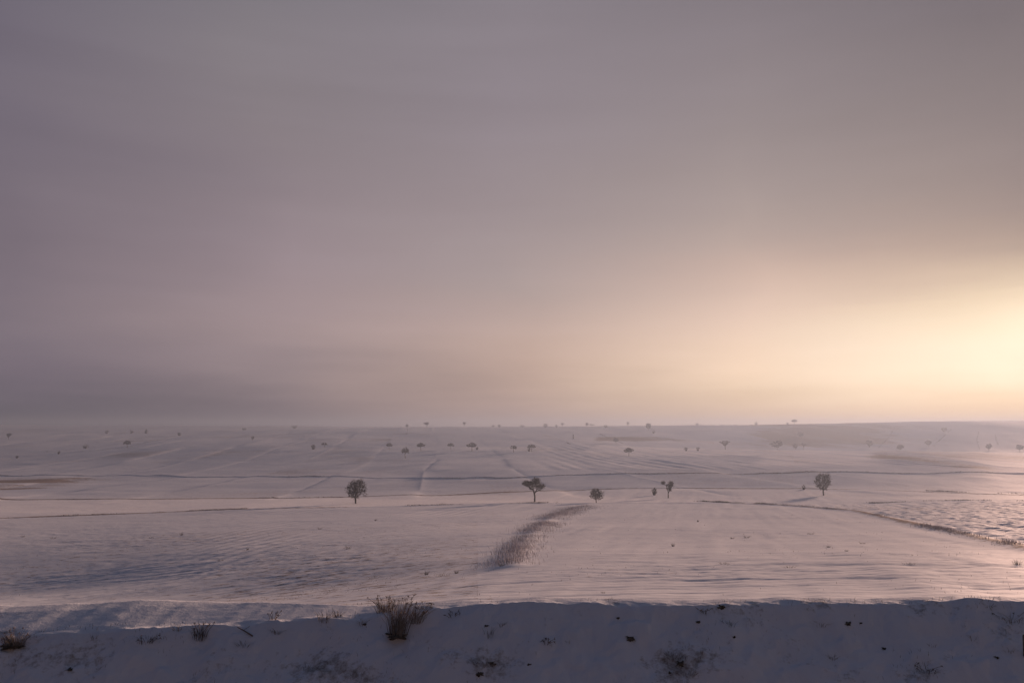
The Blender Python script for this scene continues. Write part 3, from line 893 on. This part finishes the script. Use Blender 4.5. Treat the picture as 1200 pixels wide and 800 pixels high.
grass_band('grass_strip', STRIP, 'overgrown strip of frosted dry grass curving up between the two near fields', 1.7, .42, 11000, M_FROST, .02, 7, clump=.12,
           fade=lambda f: 0.75 + 1.0 * f)
grass_band('grass_line', EDGE, 'line of frosted tufts along the edge of the rough ploughland at right', .7, .25, 6000, M_FROST, .03, 8, clump=.4)
grass_band('brown_grass_line', LINE_LEFT, 'line of brown dry grass across the near field at left', 1.3, .3, 3500, M_DRY, .05, 9, clump=.4)
grass_band('hedge_line', LINE_ROAD, 'thin dark hedge line running right across the middle fields', .6, .35, 5000, M_DARKDRY, .10, 10, clump=.55, cat='hedge', scl=30)
grass_band('field_margin', LINE_MID, 'thin broken line of scrub along the margin just beyond the near trees', .5, .35, 3500, M_DARKDRY, .08, 11, clump=.65, cat='scrub', scl=20)
BR = path([(1085, 575.5), (1110, 576.5), (1140, 577.5), (1200, 578.5)])
grass_band('brown_scrub', BR, 'short brown scrub line on the sunlit margin at far right', .6, .35, 700, M_DRY, .09, 12, clump=.35, cat='scrub')
BR = path([(1020, 588), (1100, 586.5), (1200, 587.5)])
grass_band('stubble_line', BR, 'loose dark stubble line across the top of the rough ploughland', 1.2, .25, 1100, M_DARKDRY, .06, 13, clump=.3, cat='stubble')
BR = path([(812, 586.5), (850, 588), (905, 590.5)])
grass_band('thin_grass_line', BR, 'thin dark grass line left of the ploughland edge', .5, .4, 1500, M_DARKDRY, .06, 14, clump=.4)
for q, (pts, lab) in enumerate([
    ([(1116, 502), (1108, 509), (1098, 517), (1091, 526)], 'diagonal hedge running down the right-hand hill'),
    ([(1046, 505), (1040, 514), (1030, 524)], 'hedge along the right edge of the brown hill field'),
    ([(1147, 505), (1145, 515), (1148, 526)], 'faint brush line low on the right-hand hill'),
    ([(1166, 508), (1168, 517), (1175, 526)], 'rightmost faint brush line on the right-hand hill'),
    ([(478, 503), (477, 508), (470, 517)], 'dark line of scrub down the slope under a faint ridge tree'),
    ([(696, 504), (710, 512), (730, 520)], 'diagonal scrub line on the slope above the brown stubble strip'),
    ([(660, 517), (668, 521)], 'short dark scrub line left of the brown stubble strip'),
    ([(672, 509), (672, 515)], 'short upright scrub mark on the central far slope'),
    ([(30, 502), (70, 504.5), (150, 507), (205, 508)], 'dark scrub edge above the pale far-left field'),
    ([(50, 529.5), (110, 528), (150, 524), (205, 510)], 'thin dark track line climbing the far-left slope'),
]):
    grass_band('far_hedge', path(pts, 120), lab, .8, .6, 120 if 'faint' in lab else 420, M_DARKDRY, .2, 30 + q, clump=.2, cat='hedge', scl=40)


# ---------------------------------------------------------------- weeds, tufts and clods
def tuft(name, pos, h, n, spread, mat, label, cat, group, seed, heads=False, clod=False, lean=(0, 0), stemmat=None):
    rg = np.random.default_rng(seed)
    root = empty(name, pos); tag(root, label, cat, group)
    a = rg.random(n) * 6.283; r = spread * .35 * rg.random(n) ** .7
    b = np.stack([np.cos(a) * r, np.sin(a) * r * .7, -.04 - 0 * a], 1)
    hh = h * rg.uniform(.5, 1.05, n)
    ln = np.stack([np.cos(a) * spread * .5, np.sin(a) * spread * .4, 0 * a], 1) * rg.uniform(.1, 1.2, (n, 1)) + rg.normal(0, .10, (n, 3)) * h
    ln[:, 0] += lean[0] * hh; ln[:, 1] += lean[1] * hh; ln[:, 2] = 0
    w = np.full(n, .008)
    V, Fq = blades(b, hh, ln, w, rg)
    mesh_obj('grass_blades', V, Fq, mat, root)
    if heads:
        k = max(8, n // 9); i = rg.choice(n, k, replace=False)
        tp = b[i] + ln[i] + np.stack([0 * hh[i], 0 * hh[i], hh[i] * 1.04], 1)
        bb = b[i]
        V1, F1 = tubes(bb, bb + (tp - bb) * [.35, .35, .6], .0045, .0035, 4)
        V2, F2 = tubes(bb + (tp - bb) * [.35, .35, .6], tp, .0035, .0025, 4)
        mesh_obj('stalks', np.concatenate([V1, V2]), np.concatenate([F1, F2 + len(V1)]), M_STEM, root)
        dr = rg.normal(0, .02, (k * 5, 3)); t5 = np.repeat(tp, 5, 0) + rg.normal(0, .008, (k * 5, 3))
        V, Fq = tubes(t5, t5 + dr, .006, .002, 4)
        mesh_obj('seed_heads', V, Fq, M_STEM, root)
    if clod:
        clod_mesh('root_clod', spread * .42, rg, root, flat=.28)
    return root


def clod_mesh(name, r, rg, parent=None, flat=.6):
    nu, nv = 18, 11
    u = np.linspace(0, 2 * math.pi, nu, endpoint=False); v = np.linspace(0, math.pi, nv)
    U, Vv = np.meshgrid(u, v); s = rg.random() * 90
    px, py, pz = np.cos(U) * np.sin(Vv), np.sin(U) * np.sin(Vv), np.cos(Vv)
    rr = 1 + 1.2 * vnoise(px * 2 + s, py * 2 + pz * 3 + s) + 1.1 * vnoise(px * 5 + s, py * 5 + pz * 6 + s)
    P = np.stack([px * rr * r, py * rr * r * .75, pz * rr * r * flat], -1).reshape(-1, 3)
    i = np.arange(nv - 1)[:, None] * nu; j = np.arange(nu)[None]; j2 = (j + 1) % nu
    Fq = np.stack([i + j, i + j2, i + nu + j2, i + nu + j], -1).reshape(-1, 4)
    return mesh_obj(name, P, Fq, M_EARTH, parent)


def bank_pos(x, y):
    X0, Y0 = bank_hit(x, y); return (X0, Y0, float(bank_z(X0, Y0)[0]))


GB = 'dry plants on the near bank'
tuft('dry_shrub', bank_pos(466, 745), .78, 200, .50, M_DRY, 'biggest clump of dry reddish grass with seed heads on the near snow bank', 'dry plant', GB, 1, True, True, (.10, 0))
tuft('dry_shrub', bank_pos(488, 728), .42, 90, .42, M_DRY, 'low dark sprawling clump at the right shoulder of the biggest clump', 'dry plant', GB, 2, True, False, (.3, 0))
tuft('dry_stalks', bank_pos(452, 716), .34, 120, .55, M_DRY, 'pale upright stalks on the crest just behind the biggest clump', 'dry plant', GB, 3, True)
tuft('dry_shrub', bank_pos(17, 757), .34, 150, .48, M_DRY, 'domed brown clump on the bank at the left edge', 'dry plant', GB, 4, True, True)
tuft('dry_stalks', bank_pos(234, 748), .36, 60, .36, M_DARKDRY, 'spiky thin stalks left of centre on the bank crest, beside a fallen twig', 'dry plant', GB, 5, True)
for q, (x, y, h, n, s, lab) in enumerate([
    (172, 752, .16, 50, .42, 'flat dark tuft on the crest midway between the domed clump and the spiky stalks'),
    (110, 748, .14, 26, .14, 'small upright tuft on the crest right of the domed clump'),
    (208, 738, .16, 40, .25, 'small tuft on the crest left of the spiky stalks'),
    (285, 757, .15, 50, .30, 'faint tuft on the bank right of the fallen twig'),
    (320, 726, .20, 26, .18, 'few thin stalks on the crest left of the dark crest patch'),
    (380, 727, .26, 70, .34, 'upright dry stalks on the crest left of the biggest clump'),
    (395, 722, .20, 60, .30, 'thicker short tuft close to the biggest clump on its left'),
    (426, 731, .14, 50, .26, 'low dark tuft just left of the biggest clump'),
    (497, 712, .14, 60, .40, 'low tuft trailing along the crest right of the biggest clump'),
    (325, 740, .12, 40, .34, 'faint flattened tuft on the bank below the thin stalks'),
    (360, 784, .14, 60, .40, 'faint tuft low on the bank at the bottom left'),
    (418, 790, .12, 50, .36, 'faint tuft at the bottom edge left of centre'),
    (530, 722, .14, 26, .20, 'short oblique tuft right of the biggest clump'),
    (573, 745, .22, 40, .28, 'thin stalks growing above the broken earth patch at bottom centre'),
    (568, 778, .18, 90, .55, 'dark tangled growth on the broken earth patch at bottom centre'),
    (587, 732, .12, 26, .18, 'small tuft above the broken earth patch, near the crest'),
    (640, 752, .10, 30, .22, 'tiny tuft on the bank, left one of a pair right of centre'),
    (666, 752, .10, 26, .18, 'tiny tuft on the bank, right one of a pair right of centre'),
    (790, 770, .18, 60, .42, 'dark growth at the top of the right-hand broken earth patch'),
    (806, 788, .16, 80, .55, 'dark tangled growth at the bottom edge right of centre'),
    (826, 716, .10, 40, .26, 'small tuft under the bank crest right of centre'),
    (855, 732, .14, 40, .26, 'thin tuft below the snow lump on the crest'),
    (962, 732, .12, 46, .32, 'faint tuft left of the black clod pair on the bank'),
    (976, 771, .12, 56, .24, 'brown round tuft on the right part of the bank'),
    (1086, 786, .16, 70, .46, 'brown tuft at the bottom edge toward the right'),
    (1092, 757, .12, 26, .16, 'small upright tuft on the right part of the bank'),
    (1140, 748, .12, 30, .20, 'faint tuft between the right clod and the crest'),
    (1160, 712, .12, 40, .24, 'tuft just under the crest near the right edge'),
    (1185, 728, .20, 90, .50, 'brown tangled patch of grass near the right edge of the bank'),
    (1182, 762, .10, 40, .26, 'dark tuft beside the post at the right edge'),
]):
    tuft('grass_tuft', bank_pos(x, y), h, int(n * .65), s, M_DARKDRY if q % 3 == 0 else M_DRY, lab, 'grass tuft', 'grass tufts on the near bank', 60 + q, heads=(q % 4 == 0))

for q, (x, y, r, lab) in enumerate([
    (739, 747, .095, 'black clod of bare earth alone on the middle of the bank'),
    (994, 730, .075, 'black clod under the crest right of centre, just left of a smaller one'),
    (1009, 730, .035, 'small black clod just right of a larger one under the crest'),
    (1036, 760, .055, 'oblong dark clod low on the right half of the bank'),
    (1168, 770, .055, 'rounded black clod near the bottom right corner'),
    (798, 777, .085, 'black clod topmost in the broken earth patch right of centre'),
    (785, 788, .045, 'small clod at the lower left of the broken earth patch right of centre'),
    (818, 728, .05, 'dark clod on the bank left of the snow lump'),
    (845, 711, .09, 'dark lump breaking the crest line right of centre'),
    (576, 777, .07, 'dark clod in the broken earth patch at bottom centre'),
    (562, 789, .07, 'lowest clod of the broken earth patch at bottom centre'),
    (620, 778, .04, 'small clod right of the broken earth patch at bottom centre'),
    (82, 784, .06, 'dark clod low on the bank at the left'),
    (724, 724, .04, 'small brown clod just under the crest right of centre'),
    (428, 731, .045, 'small clod in the low tuft left of the biggest clump'),
    (570, 733, .05, 'dark clod near the crest above the broken earth at bottom centre'),
    (860, 746, .04, 'faint clod below the snow lump on the right of centre'),
]):
    rg = np.random.default_rng(300 + q); p = bank_pos(x, y)
    o = clod_mesh('earth_clod', r * .85, rg, None, .5); o.location = (p[0], p[1], p[2] - r * .12)
    o.rotation_euler = (0, 0, float(rg.random() * .8 - .4)); tag(o, lab, 'clod', 'earth clods on the near bank')

# fallen twig on the bank
p0 = np.array(bank_pos(278, 738)); p1 = np.array(bank_pos(296, 746))
tp = [p0 + [0, 0, .06], p0 * .6 + p1 * .4 + [0, 0, .05], p1 + [0, 0, .02]]
V, Fq = tubes([tp[0], tp[1], tp[1]], [tp[1], tp[2], tp[1] + np.array([.12, .03, .08])], [.008, .012, .006], [.012, .015, .003], 5)
tag(mesh_obj('fallen_twig', V, Fq, M_STEM), 'dark fallen twig lying slantwise on the bank left of centre', 'twig')
# stake at the right edge
pp = bank_pos(1201, 769)
hh = .40
Vp = []; ang = np.arange(8) * math.pi / 4
for zz, r in ((-.2, .028), (.05, .027), (.25, .026), (hh - .03, .025), (hh, .018)):
    Vp += [[math.cos(a) * r * (1 + .08 * math.sin(3 * a + zz * 9)) + .02 * zz, math.sin(a) * r, zz] for a in ang]
Vp += [[.008, 0, hh + .006]]
Fp = [[k * 8 + i, k * 8 + (i + 1) % 8, (k + 1) * 8 + (i + 1) % 8, (k + 1) * 8 + i] for k in range(4) for i in range(8)]
Fp += [[32 + i, 32 + (i + 1) % 8, 40, 40] for i in range(8)]
bme = bpy.data.meshes.new('stake'); bme.from_pydata(Vp, [], [f if f[2] != f[3] else f[:3] for f in Fp]); bme.materials.append(M_WOOD)
stake = bpy.data.objects.new('stake', bme); COL.objects.link(stake); stake.location = pp
tag(stake, 'short dark wooden stake cut by the right edge of the picture', 'stake')


# weeds standing in the near fields
def field_pos(x, y):
    X0, Y0 = base_hit(x, y)
    t = float(row_t(y))
    for _ in range(5):
        zz = float(ground_z(X0, Y0)[0]) - CAMZ; s = zz / t
        if abs(s - Y0) > .3 * Y0: break
        s = .5 * s + .5 * Y0; X0 *= s / Y0; Y0 = s
    return (X0, Y0, float(ground_z(X0, Y0)[0])), Y0 / F


for q, (x, y, h, w, lab) in enumerate([
    (62, 631, 3, 9, 'low dark tuft in the left field near its left end'),
    (27, 629, 2, 5, 'tiny tuft nearest the left edge in the left field'),
    (178, 630, 2.5, 9, 'low flat tuft in the left field, left of the upright one'),
    (213, 627, 4, 5, 'small upright tuft in the upper left field'),
    (258, 657, 3, 10, 'dark low tuft in the middle of the left field'),
    (290, 644, 3, 4, 'tiny tuft right of and above the dark low tuft'),
    (408, 643, 5, 8, 'dark spiky tuft in the left field below the largest tree'),
    (375, 620, 3, 7, 'low tuft in the left field just left below the largest tree'),
    (440, 610, 2.5, 4, 'tiny dark tuft right below the largest tree'),
    (500, 674, 5, 6, 'left part tuft of a short row where the left field narrows'),
    (518, 675, 5, 24, 'wide row of dark stalks left of the foot of the grass strip'),
    (535, 672, 4, 5, 'right end tuft of the short row left of the grass strip'),
    (440, 677, 3, 28, 'long flat drift of stubble left of the wide stalk row'),
    (588, 664, 4, 8, 'small dark tuft at the foot of the grass strip'),
    (655, 618, 2.5, 9, 'low tuft right beside the grass strip'),
    (707, 694, 2.5, 5, 'tiny tuft near the bank crest right of centre'),
    (789, 640, 4, 4, 'small dark tuft in the middle of the right field'),
    (818, 611, 2.5, 3, 'tiny dark tuft high in the right field'),
    (858, 631, 2.5, 6, 'left one of two low tufts in the right field'),
    (875, 630, 3, 9, 'right one of two low tufts in the right field'),
    (848, 661, 3, 16, 'wide low tuft in the right field below the pair'),
    (950, 626, 2.5, 9, 'low tuft in the right field below the squarish tree'),
    (971, 641, 2.5, 7, 'low tuft midway down the right field'),
    (1011, 637, 2.5, 8, 'low tuft close to the ploughland edge'),
    (925, 665, 3.5, 18, 'widest dark low tuft in the lower right field'),
    (1066, 661, 3, 20, 'long low tuft in the lower right field toward the right'),
    (1192, 661, 6, 13, 'dark bushy tuft at the right edge of the near field'),
    (992, 646, 2, 5, 'tiny tuft below and right of the midway low tuft'),
]):
    p, px = field_pos(x, y)
    tuft('weed_tuft', p, max(h * px * 1.15, .10), 70, w * px, M_DARKDRY, lab, 'grass tuft', 'weeds in the near fields', 400 + q)

# countless weed stalks and stubble pricking through the snow
rg = np.random.default_rng(77)
n = 26000
yy = np.exp(rg.uniform(math.log(29), math.log(230), n)); uu = rg.uniform(-.75, .75, n); xx = uu * yy
dens = np.clip(2.4 * (fbm(xx / 7, yy / 3, 3, 91) - .12), 0, 1) + .02
sx = 600 + F * uu
dens = dens * np.where(sx < 560, 1.0, .35)
de = edge_dist(xx, yy)
dens = np.where((de > 0) & (yy < 195), .4, dens)
k = rg.random(n) < dens
xx, yy = xx[k], yy[k]; hh = rg.uniform(.02, .08, len(xx)) * (1 + yy / 150)
V, Fq = blades(np.stack([xx, yy, ground_z(xx, yy) - .01], 1), hh, rg.normal(0, .03, (len(xx), 3)) * [1, 1, 0], .010 + yy * .00012, rg)
tag(mesh_obj('stubble', V, Fq, M_DARKDRY), 'thin stubble and weed stalks pricking through the snow of the near fields', 'stubble', None, 'stuff')
# on the bank
n = 9000
xx = rg.uniform(-12.5, 12.5, n); yy = rg.uniform(14.3, 17.25, n)
k = rg.random(n) < np.clip(1.8 * (fbm(xx / .8, yy / .6, 3, 95) - .10), 0, 1) + .6 * (np.abs(yy - 17.05) < .12) * (vnoise(xx / 1.2, xx * 0, 5) > .0)
xx, yy = xx[k], yy[k]
hh = rg.uniform(.02, .09, len(xx))
V, Fq = blades(np.stack([xx, yy, bank_z(xx, yy) - .008], 1), hh, rg.normal(0, .025, (len(xx), 3)) * [1, 1, 0], np.full(len(xx), .006), rg)
tag(mesh_obj('bank_grass', V, Fq, M_DARKDRY), 'thin dead grass poking through the snow of the near bank', 'grass', None, 'stuff')

# ---------------------------------------------------------------- haze over the whole valley
top = max(ZHIGH + 9, CAMZ + 3)
x0, x1, y0, y1, z0, z1 = -2750, 2750, -2750, 2750, ZLOW - 1, top
bmv = [(x, y, z) for z in (z0, z1) for x, y in ((x0, y0), (x1, y0), (x1, y1), (x0, y1))]
bmf = [(0, 3, 2, 1), (4, 5, 6, 7), (0, 1, 5, 4), (1, 2, 6, 5), (2, 3, 7, 6), (3, 0, 4, 7)]
me = bpy.data.meshes.new('haze'); me.from_pydata(bmv, [], bmf)
hm = bpy.data.materials.new('haze'); hm.use_nodes = True; nt = hm.node_tree; nt.nodes.clear()
pv = nt.nodes.new('ShaderNodeVolumePrincipled'); pv.inputs['Color'].default_value = (0.24, 0.30, 0.40, 1)
pv.inputs['Density'].default_value = HAZE_DENSITY; pv.inputs['Anisotropy'].default_value = 0.45
mo = nt.nodes.new('ShaderNodeOutputMaterial'); nt.links.new(pv.outputs[0], mo.inputs['Volume'])
me.materials.append(hm); hz = bpy.data.objects.new('haze', me); COL.objects.link(hz)
tag(hz, 'pale winter haze lying over the snow fields', 'haze', None, 'stuff')
print('haze top', z1, 'low', z0)
